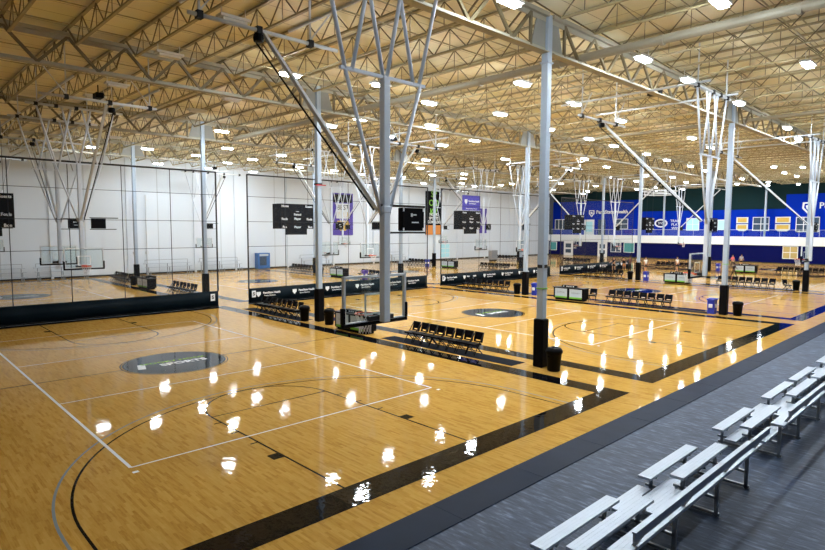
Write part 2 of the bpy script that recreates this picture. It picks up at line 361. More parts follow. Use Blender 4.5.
# ---------------------------------------------------------------- roof steel
def girder_proto():
    g = empty('roof_girder', (0, 0, 0))
    span = 18.95; n = 9; p_ = span/n
    MB().box(0.15, span-0.15, -0.16, 0.16, -0.14, 0).box(0.15, span-0.15, -0.03, 0.03, -0.3, -0.14).build('top_chord', 'girder', g)
    MB().box(0.15, span-0.15, -0.17, 0.17, 0, 0.035).box(0.15, span-0.15, -0.03, 0.03, 0.03, 0.16).build('bottom_chord', 'girder', g)
    h = ZT-ZG
    g_top = [0.0]+[p_*(i+0.5) for i in range(n)]+[span]
    for c in [c for c in bpy.data.objects if c.parent == g and c.name.startswith('top_chord')]: c.location.z = h
    for i in range(n):
        xt = p_*(i+0.5)
        for xb in (p_*i, p_*(i+1)):
            if xb < 0.2 or xb > span-0.2: xb = 1.05 if xb < 1 else span-1.05
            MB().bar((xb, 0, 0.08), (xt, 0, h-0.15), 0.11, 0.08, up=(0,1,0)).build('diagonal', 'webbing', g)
    freeze(g); return g
gp = girder_proto(); n_g = 0
ORD = ['first', 'second', 'third', 'fourth', 'fifth', 'sixth', 'seventh', 'eighth', 'ninth', 'tenth', 'eleventh', 'twelfth', 'thirteenth', 'fourteenth', 'fifteenth', 'sixteenth', 'seventeenth', 'eighteenth', 'nineteenth', 'twentieth']
BAYN = {-1: 'left of the first column', 0: 'between the first and second columns', 1: 'between the second and third columns', 2: 'between the third and fourth columns', 3: 'past the fourth column', 4: 'ending at the blue wall'}
ROWN = ['nearest', 'second', 'third', 'back']
for j, y in enumerate(COLY):
    for i in range(-1, 4):
        o = gp if n_g == 0 else copy_tree(gp); n_g += 1
        o.location = (9.5+18.95*i, y, ZG)
        tag(o, 'deep roof girder %s, %s row' % (BAYN[i], ROWN[j]), 'roof girder', 'deep roof girders on the columns')
def joist(L_, parts, name='roof_joist'):
    """open-web joist along +y, origin at its start at the deck line"""
    zb = -0.95; a = 0.55
    T = MB(); B = MB(); Wb = MB()
    T.box(-0.06, 0.06, 0.0, L_, -0.09, -0.02); B.box(-0.05, 0.05, 1.2, L_-1.2, zb, zb+0.06)
    np_ = int((L_-2.4)//1.55); pl = (L_-2.4)/np_
    Wb.bar((0, 0.15, -0.1), (0, 1.2, zb+0.05), 0.05); Wb.bar((0, L_-0.15, -0.1), (0, L_-1.2, zb+0.05), 0.05)
    for i in range(np_):
        y0 = 1.2+pl*i
        Wb.bar((0, y0, zb+0.05), (0, y0+pl/2, -0.08), 0.032); Wb.bar((0, y0+pl/2, -0.08), (0, y0+pl, zb+0.05), 0.032)
        Wb.bar((0, y0+pl/2, -0.08), (0, y0+pl/2, zb+0.05), 0.022)
    if parts:
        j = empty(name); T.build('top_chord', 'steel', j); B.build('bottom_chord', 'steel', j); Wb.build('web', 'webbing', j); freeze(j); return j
    A = MB()
    for s in (T, B, Wb):
        if s is Wb: nf = len(A.b.faces)
        me = bpy.data.meshes.new('t'); s.b.to_mesh(me); A.b.from_mesh(me); s.b.free()
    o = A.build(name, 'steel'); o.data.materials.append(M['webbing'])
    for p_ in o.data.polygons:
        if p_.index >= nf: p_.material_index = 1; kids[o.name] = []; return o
BAYS = [(-13.9, 17.0), (3.1, 14.1), (17.2, 14.1), (31.3, 14.1), (45.4, 11.1)]
BAYT = ['above the carpeted aisle', 'above the near half courts', 'above the far half courts', 'above the courts behind the divider', 'along the back wall']
def nth(n):
    if n <= 20: return ORD[n-1]
    return {2: 'twenty', 3: 'thirty', 4: 'forty'}[n//10] + ('' if n % 10 == 0 else '-' + ORD[n % 10-1]) + ('th' if n % 10 == 0 else '')
def near_left(x): return x < 30
protos = {}
for b_, (y0, ln) in enumerate(BAYS):
    for i in range(-9, 40):
        x = 9.5+2.1056*(i+0.0) + (0.0)
        if x > XW-1: break
        near = (x < 30 and b_ in (0, 1, 2)) or (x < 22 and b_ == 3)
        if b_ >= 3 and x < -6: continue
        key = (ln, near)
        if key not in protos: protos[key] = joist(ln, near); o = protos[key]
        else: o = copy_tree(protos[key])
        o.location = (x+1.053, y0, ZD-0.02)
        tag(o, 'open-web roof joist, %s from the %s, %s' % (nth(i+10 if near_left(x) else 40-i), 'left end' if near_left(x) else 'blue wall', BAYT[b_]), 'roof joist', 'roof joists ' + BAYT[b_])
# bridging rods across the joists
for j, y in enumerate([6.4, 13.9, 20.6, 28.0, 34.8, 42.0, -3.0, 50.5]):
    o = MB().bar((-14, y, 11.86), (91, y, 11.86), 0.035).bar((-14, y+0.15, 12.62), (91, y+0.15, 12.62), 0.035).build('bridging_rod', 'steel')
    where = ['just past the nearest girder line', 'just before the second girder line', 'just past the second girder line', 'just before the third girder line', 'just past the third girder line', 'just before the fourth girder line', 'above the carpeted aisle', 'nearest the back wall'][j]
    tag(o, 'pair of thin bridging rods %s' % where, 'bridging rod', 'bridging rods')

# columns
cn = {}
def column_obj(x, y, z0=0.0, pad=True, label=''):
    c = empty('steel_column', (x-(0.05 if (x, y) == (9.5, 3.1) else 0), y, z0))
    h = ZT-z0-0.05
    MB().box(-0.135, 0.135, -0.135, 0.135, 0, h).build('shaft', 'column', c, bevel=0.03)
    if pad: MB().box(-0.205, 0.205, -0.205, 0.205, 0.0, 1.78).build('pad', 'pad', c, bevel=0.05)
    if z0 == 0:
        gus = MB(); b0 = ZG+0.02; 
        for s in (1, -1):
            gus.prism([(s*0.14, b0), (s*1.0, b0), (s*0.62, ZT-0.1), (s*0.14, ZT-0.1)], 'y', -0.02, 0.02)
        gus.build('gusset_plate', 'dullsteel', c)
        MB().box(-0.17, 0.17, -0.17, 0.17, ZG-0.35, ZG-0.3).build('collar', 'column', c)
    tag(c, label, 'column', 'steel columns' )
    return c
CN = ['nearest', 'second', 'third', 'fourth']
for i, x in enumerate(COLX):
    for j, y in enumerate(COLY):
        c = column_obj(x, y, label='square pale steel column with black pad, %s along the %s column row' % (ORD[i], ['nearest', 'second', 'third', 'back'][j]))
        if i == 0 and j == 0:
            MB().box(-0.156, 0.156, -0.156, 0.156, 2.86, 2.90).build('tape_band', 'wgreen', c)
            MB().box(-0.158, -0.152, -0.1, 0.1, 3.62, 3.74).box(-0.1, 0.1, -0.158, -0.152, 3.62, 3.74).build('stencil_mark', 'dark', c)
        if i == 1 and j == 0: MB().box(-0.156, 0.156, -0.156, 0.156, 3.0, 3.03).build('tape_band', 'wgreen', c)
        if i == 0 and j == 1: MB().box(-0.156, 0.156, -0.156, 0.156, 7.3, 7.4).build('tape_band', 'dark', c); MB().bar((-0.3, -0.18, 7.3), (0.35, -0.18, 7.3), 0.05).build('bracket', 'red', c)
for y, t in ((18.4, 'right'), (33.9, 'left')):
    column_obj(XW+0.6, y, 4.0, False, 'white column standing on the balcony of the blue wall, %s of two' % t)

# round duct and pipes
d = MB().tube([(11.8, -13.9, 11.47), (11.8, 31, 11.47)], 0.16, 12); 
for y in range(-12, 31, 4): d.tube([(11.8, y, 11.45), (11.8, y+0.12, 11.45)], 0.185, 12)
tag(d.build('round_pipe', 'girder', smooth=False), 'long thick grey pipe running through the nearest girder beside the first column', 'pipe')
tag(MB().tube([(31.3, -13.9, 11.7), (31.3, 26, 11.7)], 0.10, 8).build('round_pipe', 'girder'), 'thinner grey pipe under the joists beside the second column row', 'pipe')

# ================================================================= LAMPS
def lamp(lit):
    o = empty('ceiling_lamp')
    MB().box(-0.50, 0.50, -0.19, 0.19, 0.0, 0.09).bar((-0.4, 0, 0.08), (-0.4, 0, 0.42), 0.02).bar((0.4, 0, 0.08), (0.4, 0, 0.42), 0.02).build('housing', 'housing', o)
    L_ = MB().box(-0.40, 0.40, -0.13, 0.13, -0.085, 0.0).build('lens', 'lens' if lit else 'offlens', o)
    freeze(o); return o
lit_p, off_p = lamp(True), lamp(False)
def ground_at(uu, vv, z):
    d_ = f + r2*(uu-412.5)/FPX - u2*(vv-275)/FPX; t = (z-CZ)/d_.z; return CX+t*d_.x, CY+t*d_.y
LIT = [(509,2),(719.5,2.6),(643.4,59.4),(688,80.8),(522.6,83.9),(574,104.1),(429.2,103.2),(500.2,114.4),(431.7,125.9),(290,75),(380.7,85.8),(360.2,119.3),(329.7,126.1),
 (808,65),(739,103.4),(787.2,128.1),(798.3,139),(221.9,131.4),(474.5,140.7),(442.8,145.4),(505.1,159.2),(425.7,160),(420.2,168.2),(432.5,175.2),(432.1,181),(464.2,174),(463.3,178.7),(461.9,183.5),
 (474.5,186),(512,184),(548.9,129.4),(549,177.3),(589,139),(614,146.2),(646.5,154.2),(667,160.2),(690.3,166.2),(584.8,158.8),(606.6,167),(609,177.3),(646,174.8),(672.4,177.3),(686,182.4),(636.3,181.2),(569.2,170.1),(691.8,138.2),(620.8,121),(561,183.7),
 (710.7,147.7),(705.9,170.9),(742.1,178.9),(774,167),(784.3,172.9),(796.6,176.2),(768.2,182),(767.7,185.5),(636.4,189.3),(594,199.4),(600.6,200.5),(664.7,195.1),(652,199.2),(575.6,198.3),(553,190),(583,193.8),
 (682.6,189.4),(699.8,192.4),(784,189),(792.4,192),(800.8,193.1),(741.4,195.4),(753.7,197.3),(692.7,199.5),(711.4,188.3),
 (92.5,147.3),(147.3,149),(97.9,162.9),(158,163.8),(227.5,148.5),(196.8,155.5),(157.2,163.9),(226.9,162.9),(252.6,159.6),(281.2,155.5),(253.2,172),(259.8,178.9),(207.9,168.2),
 (280.8,155.5),(310.2,149.9),(388.5,136.4),(299,167.4),(334,170.7),(361.6,174.4),(418.6,168.2),(310.6,178.3),(376.4,185),(350,160),(402,177)]
OFF = [(233.7,21.4),(117,86),(95,98),(169,56),(197,111.5),(231,100),(114,138)]
pts = []
for uv in LIT:
    x, y = ground_at(uv[0], uv[1], 11.42)
    if x < XW-1 and y < YW-3.2 and all((x-a)**2+(y-b)**2 > 1.6 for a, b, _ in pts): pts.append((x, y, True))
for x in [5.2, 24.2, 28.5, 33.5, 38.5, 43.0, 47.5, 52.5, 57.5, 62, 66.5, 71.5, 76.5, 81]:  # the first is an unseen lamp added to brighten the nearest mast
    pts.append((x, -2.9, True))
pts.append((-3.5, -7.0, True))  # unseen lamp near the camera, added to light the mast's camera side
for x, y in [(62, 7), (71, 8), (80.5, 8), (87, 4), (87, 13), (81, 19), (87.5, 22), (72, 21.5), (62, 20), (80, 30), (87, 33), (71, 35), (81, 42), (88, 47), (72, 49), (60, 44), (50, 50), (40, 49)]:  # extra lamps added to brighten the distant courts, not measured positions
    if all((x-a)**2+(y-b)**2 > 6 for a, b, _ in pts): pts.append((x, y, True))
for uv in OFF: pts.append((*ground_at(uv[0], uv[1], 11.42), False))
# name every lamp by what it hangs above
def over(x, y):
    k = min(range(5), key=lambda i: abs(x-(19*i)))
    c = ['nearest court', 'second court', 'third court', 'fourth court', 'farthest court'][k]
    if y < 0: return 'the carpet beside the ' + c
    if y < 27: return c + (', near half' if y < 12.9 else ', far half')
    return c + (' just' if y < 41 else ' well') + ' behind divider'
grp = {}
for p_ in pts: grp.setdefault((over(p_[0], p_[1]), p_[2]), []).append(p_)
first = {True: True, False: True}
for (ov, lit), ps in grp.items():
    ps.sort(key=lambda q: (q[0]+8.4)/(q[1]+8.75+1e-6) if q[1] > -8 else 9)
    for i, (x, y, _) in enumerate(ps):
        pr = lit_p if lit else off_p
        if first[lit]: o = pr; first[lit] = False
        else: o = copy_tree(pr)
        o.location = (x, y, 11.45)
        pos = '' if len(ps) == 1 else ', %s of %d from left' % (ORD[i], len(ps))
        tag(o, '%s lamp above %s%s' % ('lit white' if lit else 'unlit pale', ov, pos), 'ceiling lamp', 'lamps above ' + ov)

# ================================================================= HOOPS
def make_hoop():
    h = empty('basketball_hoop')
    Y0 = 0.9
    m_ = MB().box(-0.085, 0.085, Y0-0.085, Y0+0.085, 2.95, 8.25).box(-0.11, 0.11, Y0-0.1, Y0+0.1, 5.36, 5.5).build('mast', 'hoop', h, bevel=0.012)
    MB().bar((-1.2, Y0, 8.25), (1.2, Y0, 8.25), 0.07).build('crossbar', 'hoop', h)
    for a, b_ in (((-1.07, 8.25), (-1.76, 11.0)), ((-0.89, 8.25), (-0.24, 11.0)), ((-0.05, 8.25), (-0.66, 11.0)), ((0.05, 8.25), (0.66, 11.0)), ((0.84, 8.25), (0.24, 11.0)), ((1.02, 8.25), (1.76, 11.0))):
        MB().tube([(a[0], Y0, a[1]), (b_[0], Y0, b_[1])], 0.045, 8).build('hanger_strut', 'hoop', h, smooth=True)
    for s in (-1, 1): MB().tube([(s*1.07, Y0, 8.25), (s*0.10, Y0, 5.3)], 0.042, 8).build('side_brace', 'hoop', h, smooth=True)
    MB().tube([(-2.2, Y0, 11.02), (2.2, Y0, 11.02)], 0.06, 8).build('header_pipe', 'silver', h, smooth=True)
    MB().tube([(-2.0, 6.25, 10.5), (2.7, 6.25, 10.5)], 0.06, 8).build('header_pipe', 'silver', h, smooth=True)
    for x in (-1.7, 1.7):
        MB().tube([(x, Y0-0.5, 11.14), (x, 7.4, 11.14)], 0.05, 8).build('header_pipe', 'silver', h, smooth=True)
        for y, z in ((6.25, 10.5),): 
            MB().bar((x, y, z), (x, y, 12.74), 0.05).bar((x, y, z+0.1), (x+0.9, y, 11.75), 0.04).build('hanger_rod', 'silver', h)
        MB().bar((x, Y0, 11.05), (x, Y0, 12.74), 0.05).build('hanger_rod', 'silver', h)
    for x in (-1.76, 0.0, 1.76, 0.9): MB().box(x-0.08, x+0.08, Y0-0.09, Y0+0.09, 10.93, 11.1).build('clamp', 'dark', h)
    for x in (-1.7, 0.0, 1.7): MB().box(x-0.08, x+0.08, 6.16, 6.34, 10.4, 10.6).build('clamp', 'dark', h)
    MB().box(-0.55, -0.2, 3.0, 3.6, 11.2, 11.45).bar((-0.37, 3.3, 11.4), (-0.37, 3.3, 11.85), 0.06).build('winch', 'black', h, bevel=0.03)
    MB().bar((0.05, 1.15, 5.4), (0.12, 6.15, 10.4), 0.10).build('folding_brace', 'silver', h)
    MB().bar((-0.10, 1.15, 5.42), (-0.16, 6.1, 10.1), 0.035).build('hoist_strap', 'black', h)
    MB().lathe([(0.03, -0.12), (0.13, -0.1), (0.15, 0), (0.13, 0.1), (0.03, 0.12)], (-0.12, 6.05, 10.22), 12).build('strap_reel', 'black', h)
    # backboard
    bd = MB().box(-0.88, 0.88, 1.215, 1.235, 2.93, 3.94).build('backboard', 'glass', h)
    F = MB()
    F.box(-0.915, -0.86, 1.19, 1.26, 2.9, 3.97).box(0.86, 0.915, 1.19, 1.26, 2.9, 3.97).box(-0.915, 0.915, 1.19, 1.26, 3.92, 3.97).box(-0.915, 0.915, 1.19, 1.26, 2.9, 2.96)
    F.build('board_frame', 'silver', bd)
    P = MB().box(-0.95, 0.95, 1.17, 1.28, 2.855, 2.935).box(-0.955, -0.88, 1.17, 1.28, 2.935, 3.29).box(0.88, 0.955, 1.17, 1.28, 2.935, 3.29).build('edge_padding', 'black', bd, bevel=0.015)
    t = MB()
    for a in ((-0.305, 0.305, 3.52, 3.57), (-0.305, 0.305, 3.07, 3.12), (-0.305, -0.255, 3.12, 3.52), (0.255, 0.305, 3.12, 3.52)): t.box(a[0], a[1], 1.236, 1.240, a[2], a[3])
    t.build('target_square', 'white', bd)
    MB().box(-0.09, 0.09, 0.98, 1.2, 3.0, 3.1).box(-0.35, 0.35, 1.0, 1.1, 2.98, 3.08).build('board_bracket', 'dark', h)
    rg = MB()
    N = 20; c0 = (0, 1.6)
    rg.tube([(c0[0]+0.23*math.cos(2*math.pi*k/N), c0[1]+0.23*math.sin(2*math.pi*k/N), 3.05) for k in range(N+1)], 0.016, 6, cap=False)
    rg.box(-0.09, 0.09, 1.24, 1.40, 3.0, 3.06).box(-0.12, 0.12, 1.24, 1.255, 2.95, 3.10)
    rim = rg.build('rim', 'orange', h)
    nt = MB()
    for k in range(12):
        for s in (1, -1):
            pp = []
            for j in range(5):
                a = 2*math.pi*(k+s*j*0.5)/12; rr = [0.225, 0.19, 0.155, 0.135, 0.14][j]
                pp.append((rr*math.cos(a), 1.6+rr*math.sin(a), 3.04-0.11*j))
            nt.tube(pp, 0.006, 4, cap=False)
    nt.build('net', 'net', rim)
    # shot clock on two arms
    ck = MB().box(0.48, 1.16, 0.84, 1.0, 4.96, 5.48).build('shot_clock', 'black', h, bevel=0.015)
    MB().box(-0.15, 1.22, 0.87, 0.93, 5.49, 5.54).box(-0.05, 1.22, 0.87, 0.93, 4.90, 4.94).build('clock_arm', 'dark', ck)
    q = MB()
    for x in (0.5, 1.12): q.box(x-0.01, x+0.02, 0.828, 0.842, 5.40, 5.47).box(x-0.01, x+0.02, 0.828, 0.842, 4.97, 5.03)
    q.box(0.73, 0.78, 0.828, 0.842, 5.28, 5.36).box(0.80, 0.90, 0.828, 0.842, 5.31, 5.34).box(0.76, 0.97, 0.828, 0.842, 5.14, 5.165).build('maker_mark', 'white', ck)
    freeze(h); return h
hp = make_hoop(); nh = 0
for row, yb in ((0, 0.0), (1, 28.3)):
    for k, cx in enumerate(CX0):
        for far in (0, 1):
            if row == 0 and not far and k > 2: continue
            if row == 1 and k == 4 : continue
            o = hp if nh == 0 else copy_tree(hp); nh += 1
            o.location = (cx - (0.0), yb+(25.6 if far else 0), 0); o.rotation_euler = (0, 0, math.pi if far else 0)
            if far:
                for ch in [c for c in bpy.data.objects if c.parent == o and c.name.startswith('shot_clock')]: ch.location.x = -1.64
            tag(o, 'roof-hung glass hoop at the %s end of the %s court%s' % ('far' if far else 'near', ['nearest', 'second', 'third', 'fourth', 'farthest'][k], ' behind the divider' if row else ''), 'basketball hoop', 'roof-hung basketball hoops')

# ================================================================= DIVIDER CURTAINS
def shield(mb, x, z, y, s=1.0):
    mb.prism([(x-0.17*s, z+0.16*s), (x+0.17*s, z+0.16*s), (x+0.17*s, z-0.02*s), (x, z-0.2*s), (x-0.17*s, z-0.02*s)], 'y', y-0.004, y)
def divider(x0, x1, y, label, logos, marks):
    dv = empty('divider_curtain', (x0, y, 0)); W_ = x1-x0
    B = MB(); n = int(W_*3); 
    vs = [[B.b.verts.new((W_*i/n, 0.03*math.sin(i*0.9)+0.02*math.sin(i*0.37), z)) for i in range(n+1)] for z in (0.03, 1.02)]
    for i in range(n): B.b.faces.new((vs[0][i], vs[0][i+1], vs[1][i+1], vs[1][i]))
    bp = B.build('base_panel', 'vinyl', dv); so = bp.modifiers.new('thickness', 'SOLIDIFY'); so.thickness = 0.02
    for p_ in bp.data.polygons: p_.use_smooth = True
    MB().tube([(0, 0, 0.06), (W_, 0, 0.06)], 0.05, 8).build('bottom_pipe', 'black', dv)
    ns = MB().quad((0,0,1.0), (W_,0,1.0), (W_,0,8.5), (0,0,8.5)).build('netting', 'mesh', dv)
    for x in marks:
        if x0 <= x <= x1: MB().bar((x-x0, -0.01, 1.0), (x-x0, -0.01, 8.5), 0.04, 0.01, up=(0,1,0)).build('vertical_strap', 'strap', dv)
    for z in (3.8, 5.44, 7.08):
        MB().bar((0, -0.012, z), (W_, -0.012, z), 0.012, 0.028).build('horizontal_strap', 'strap', dv)
    MB().tube([(0, 0, 8.5), (W_, 0, 8.5)], 0.05, 8).build('top_pipe', 'dark', dv)
    for s in (0.02, W_-0.02): MB().bar((s, -0.01, 1.0), (s, -0.01, 8.5), 0.10, 0.02, up=(0,1,0)).build('edge_binding', 'strap', dv)
    k = 2.3
    while k < W_-1: MB().bar((k, 0, 8.5), (k, 0, 12.73), 0.015).build('hoist_cable', 'dark', dv); k += 5.4
    for x in logos:
        E = MB(); shield(E, x-x0-1.3, 0.60, -0.06, 0.95); E.build('shield_emblem', 'white', bp)
        text('lettering', 'PennState Health', 0.19, 'white', bp, face((x-x0-0.3, -0.06, 0.66), '-y'), extrude=0.002, bold=0.006)
        text('lettering', 'Sports Medicine', 0.13, 'white', bp, face((x-x0-0.45, -0.06, 0.47), '-y'), extrude=0.002, bold=0.003)
    for xx in ((W_-0.4) if not logos else 0.35,):
        MB().box(xx-0.14, xx+0.14, -0.07, -0.055, 0.42, 0.86).build('tag_panel', 'white', bp)
        text('lettering', 'S', 0.3, 'black', bp, face((xx, -0.075, 0.64), '-y'), extrude=0.002, bold=0.01)
    tag(dv, label, 'divider curtain', 'see-through court divider curtains')
    return dv
divider(-16.5, 8.1, 26.35, 'see-through divider curtain with plain black base behind the nearest court', [], [-16.3, -13.6, -10.9, -8.2, -5.5, -2.82, -0.14, 2.53, 5.23])
divider(10.2, 27.0, 26.35, 'see-through divider curtain with lettered black base left of the second column row', [12.2, 15.0, 17.8, 20.6, 23.5, 25.6][:6], [13.05, 18.5])
divider(28.65, 46.0, 26.35, 'see-through divider curtain behind the third court, lettered base starting right of the column', [30.4, 33.1, 36.0, 38.8, 41.6, 44.2], [33.9, 37.1, 42])
divider(47.9, 65.2, 26.35, 'see-through divider curtain with lettered base farthest from the nearest court', [49.6, 52.4, 55.3, 58.2, 61.2, 63.6], [53.3, 58.7])

# ================================================================= SCOREBOARDS
def scoreboard(x, y, s, label, sign=False):
    b = empty('scoreboard', (x, y, 0)); W_ = 2.7*s; h = 1.75*s; z = 4.98
    body = MB().box(0, W_, 0, 0.22, z, z+h).build('face_panel', 'black', b, bevel=0.01)
    MB().box(-0.05, 0.05, 0.2, 1.0*s, z, z+h).build('side_panel', 'black', b)
    MB().box(0.5*s, W_-0.55*s, 0.02, 0.2, z-0.42*s, z).build('lower_panel', 'black', b)
    t = [('Home', 0.35, 1.58), ('Guests', W_/s-0.4, 1.58), ('Period', W_/s/2, 1.0), ('Player', W_/s/2, 0.70), ('Fouls', 0.3, 0.68), ('Fouls', W_/s-0.35, 0.68), ('Pos', 0.3, 0.12), ('Player', W_/s/2, 0.12), ('Bon', W_/s-0.3, 0.12)]
    for s_, tx, tz in t: text('lettering', s_, 0.22*s, 'white', body, face((tx*s, -0.012, z+tz*s), '-y'), extrude=0.002, bold=0.006)
    MB().box(W_/2-0.12, W_/2+0.12, -0.01, 0, z+1.2*s, z+1.23*s).build('mark', 'white', body)
    for xx in (0.4, W_-0.4): MB().bar((xx, 0.1, z+h), (xx, 0.1, 12.74), 0.02).build('hanging_cable', 'dark', b)
    tag(b, label, 'scoreboard', 'hanging black scoreboards')
    if sign:
        g = MB().box(x+0.02, x+2.5, y-0.06, y+0.02, z+h+0.05, z+h+1.42).build('sponsor_sign', 'bannerblue'); E = MB()
        tag(g, 'blue sponsor sign with white shield above a black scoreboard', 'sign')
        zz = z+h+0.85
        E.prism([(x+0.28, zz+0.2), (x+0.66, zz+0.2), (x+0.66, zz-0.05), (x+0.47, zz-0.26), (x+0.28, zz-0.05)], 'y', y-0.066, y-0.06); E.build('shield_emblem', 'white', g)
        text('lettering', 'PennState Health', 0.22, 'white', g, face((x+1.58, y-0.065, zz+0.04), '-y'), extrude=0.002, bold=0.006)
        text('lettering', 'Sports Medicine', 0.15, 'white', g, face((x+1.4, y-0.065, zz-0.18), '-y'), extrude=0.002, bold=0.003)
        text('lettering', 'Official Healthcare Partner', 0.15, 'white', g, face((x+1.25, y-0.065, z+h+0.2), '-y'), extrude=0.002, bold=0.003)
scoreboard(12.95, 26.75, 1.0, 'black hanging scoreboard left of the second pale column')
scoreboard(31.9, 26.75, 0.98, 'black hanging scoreboard under the blue sponsor sign', True)
scoreboard(50.9, 26.75, 0.98, 'black hanging scoreboard before the blue wall, right of the tallest column')
scoreboard(69.9, 26.75, 0.98, 'black hanging scoreboard farthest back before the blue wall')
scoreboard(-5.2, 26.75, 1.0, 'black hanging scoreboard cut off at the left edge')

# ================================================================= CHAIRS
def make_chair(parts):
    ch = empty('folding_chair') if parts else None
    S = MB().box(-0.235, 0.235, -0.24, 0.20, 0.39, 0.46)
    Bk = MB()
    for a, b_, c, d_ in ((-0.235, 0.235, 0.57, 0.87), (-0.235, 0.235, 0.47, 0.52), (-0.235, -0.13, 0.52, 0.57), (0.13, 0.235, 0.52, 0.57)):
        Bk.prism([(0.235+(c-0.5)*0.25, c), (0.255+(c-0.5)*0.25, c), (0.255+(d_-0.5)*0.25, d_), (0.235+(d_-0.5)*0.25, d_)], 'x', a, b_)
    legs = []
    for s in (-1, 1):
        legs.append(MB().tube([(s*0.225, -0.24, 0.0), (s*0.225, 0.02, 0.40), (s*0.225, 0.34, 0.86)], 0.019, 6))
        legs.append(MB().tube([(s*0.20, 0.30, 0.0), (s*0.20, -0.16, 0.44)], 0.019, 6))
    X = MB().bar((-0.225, -0.15, 0.14), (0.225, -0.15, 0.14), 0.02); X2 = MB().bar((-0.2, 0.23, 0.1), (0.2, 0.23, 0.1), 0.02)
    if parts:
        S.build('seat', 'chair', ch, bevel=0.01); Bk.build('backrest', 'chair', ch, bevel=0.006)
        for l_ in legs: l_.build('leg', 'chair', ch, smooth=True)
        X.build('stretcher', 'chair', ch); X2.build('stretcher', 'chair', ch); freeze(ch); return ch
    A = MB()
    for s in [S, Bk, X, X2]+legs:
        me = bpy.data.meshes.new('t'); s.b.to_mesh(me); A.b.from_mesh(me); s.b.free()
    o = A.build('folding_chair', 'chair'); kids[o.name] = []; return o
cp = {True: make_chair(True), False: make_chair(False)}; cused = {True: False, False: False}
def chair(x, y, rz, parts, label, group):
    if cused[parts]: o = copy_tree(cp[parts])
    else: o = cp[parts]; cused[parts] = True
    o.location = (x, y, 0.012); o.rotation_euler = (0, 0, rz); tag(o, label, 'chair', group)
def chair_row(x, ya, yb, n, parts, where):
    for i in range(n):
        y = ya+(yb-ya)*i/(n-1)      # ya is the end farther from the camera, the left end in the picture
        chair(x+random.uniform(-0.03, 0.03), y, R(-90)+random.uniform(-0.05, 0.05), parts, 'black folding chair %s, %s from left' % (where, ORD[i]), 'black folding chairs ' + where)
def runner(x, ya, yb, label):
    tag(MB().box(x-0.42, x+0.42, ya, yb, 0.003, 0.012).build('floor_runner', 'floor_mat'), label, 'floor mat', 'black runners under the chair rows')
GAPN = ['nearest court', 'second court', 'third court', 'fourth court']
for k, gx in enumerate([9.12, 28.55, 47.6, 66.6]):
    parts = k < 2
    chair_row(gx+0.1, [9.65, 10.35, 9.7, 9.8][k], [6.05, 6.5, 5.6, 5.8][k], 8, parts, 'in the near sideline row past the %s' % GAPN[k])
    chair_row(gx+0.05, [22.9, 23.3, 23.3, 23.5][k], [18.95, 19.2, 19.2, 19.4][k], 8, k < 2, 'in the far sideline row past the %s' % GAPN[k])
    chair_row(gx+0.1, [37.0, 37.5, 37.5, 37.5][k], [33.0, 33.5, 33.5, 33.5][k], [7, 8, 8, 8][k], False, 'just behind the divider past the %s' % GAPN[k])
    chair_row(gx-0.1, [50.4, 50.4, 50.4, 50.4][k], [46.2, 46.2, 46.2, 46.2][k], [8, 8, 8, 8][k], False, 'near the back wall past the %s' % GAPN[k])
    runner(gx+0.02, 3.85, 11.2, 'black floor runner under the near chairs beyond the %s' % GAPN[k])
    runner(gx+0.02, 17.9 if k == 0 else 18.1, 24.4, 'black floor runner under the far chairs beyond the %s' % GAPN[k])
chair(47.6, 4.4, R(-30), True, 'black folding chair turned sideways at the end of the third sideline row', 'turned single chairs')
chair(28.45, 11.55, R(-75), True, 'black folding chair at the right end of the scorer table beyond the second court', 'single chairs at scorer tables')
chair(9.5, 43.0, R(-60), False, 'black folding chair alone beside the far table, left one of two', 'single chairs beside the far table')
chair(9.6, 42.2, R(-60), False, 'black folding chair alone beside the far table, right one of two', 'single chairs beside the far table')

# ================================================================= SCORER TABLES
def scorer(x, y, label, words='CAPITAL'):
    t = empty('scorer_table', (x, y, 0))
    MB().box(-0.35, 0.35, -1.2, 1.2, 0.12, 0.86).box(-0.28, 0.28, -1.1, 1.1, 0.0, 0.12).build('cabinet', 'black', t, bevel=0.02)
    MB().box(-0.42, 0.36, -1.24, 1.24, 0.86, 0.91).build('table_top', 'dark', t)
    for i, yy in enumerate((-0.58, 0.58)):
        p_ = MB().box(-0.375, -0.35, yy-0.48, yy+0.48, 0.26, 0.82).build('sponsor_panel', 'screen', t)
        MB().box(-0.378, -0.372, yy-0.48, yy+0.48, 0.16, 0.27).build('green_strip', 'wgreen', p_)
        text('lettering', words if i else 'HERSHEY', 0.16, 'grey', p_, face((-0.38, yy, 0.55), '-x'), extrude=0.001)
    tag(t, label, 'scorer table', 'black scorer tables at midcourt')
    c = empty('scoreboard_controller', (x-0.05, y+0.1, 0.912))
    MB().box(-0.15, 0.15, -0.55, 0.55, 0, 0.14).build('case', 'black', c, bevel=0.01)
    q = MB()
    for yy in (-0.4, -0.2, -0.05, 0.1, 0.38): q.box(-0.155, -0.15, yy-0.05, yy+0.05, 0.04, 0.10)
    q.build('label_plate', 'white', c)
    tag(c, 'long black controller on the ' + label, 'controller')
scorer(9.05, 13.5, 'scorer table half hidden behind the nearest hoop')
scorer(28.1, 13.05, 'scorer table beyond the second court')
scorer(47.4, 13.3, 'scorer table beyond the third court')
scorer(67.0, 13.3, 'scorer table before the navy wall')
scorer(8.8, 41.0, 'scorer table beyond the divider behind the nearest court')
scorer(27.9, 40.2, 'scorer table beyond the divider, under the first scoreboard')
scorer(47.2, 42.3, 'scorer table beyond the divider, under the blue sign')

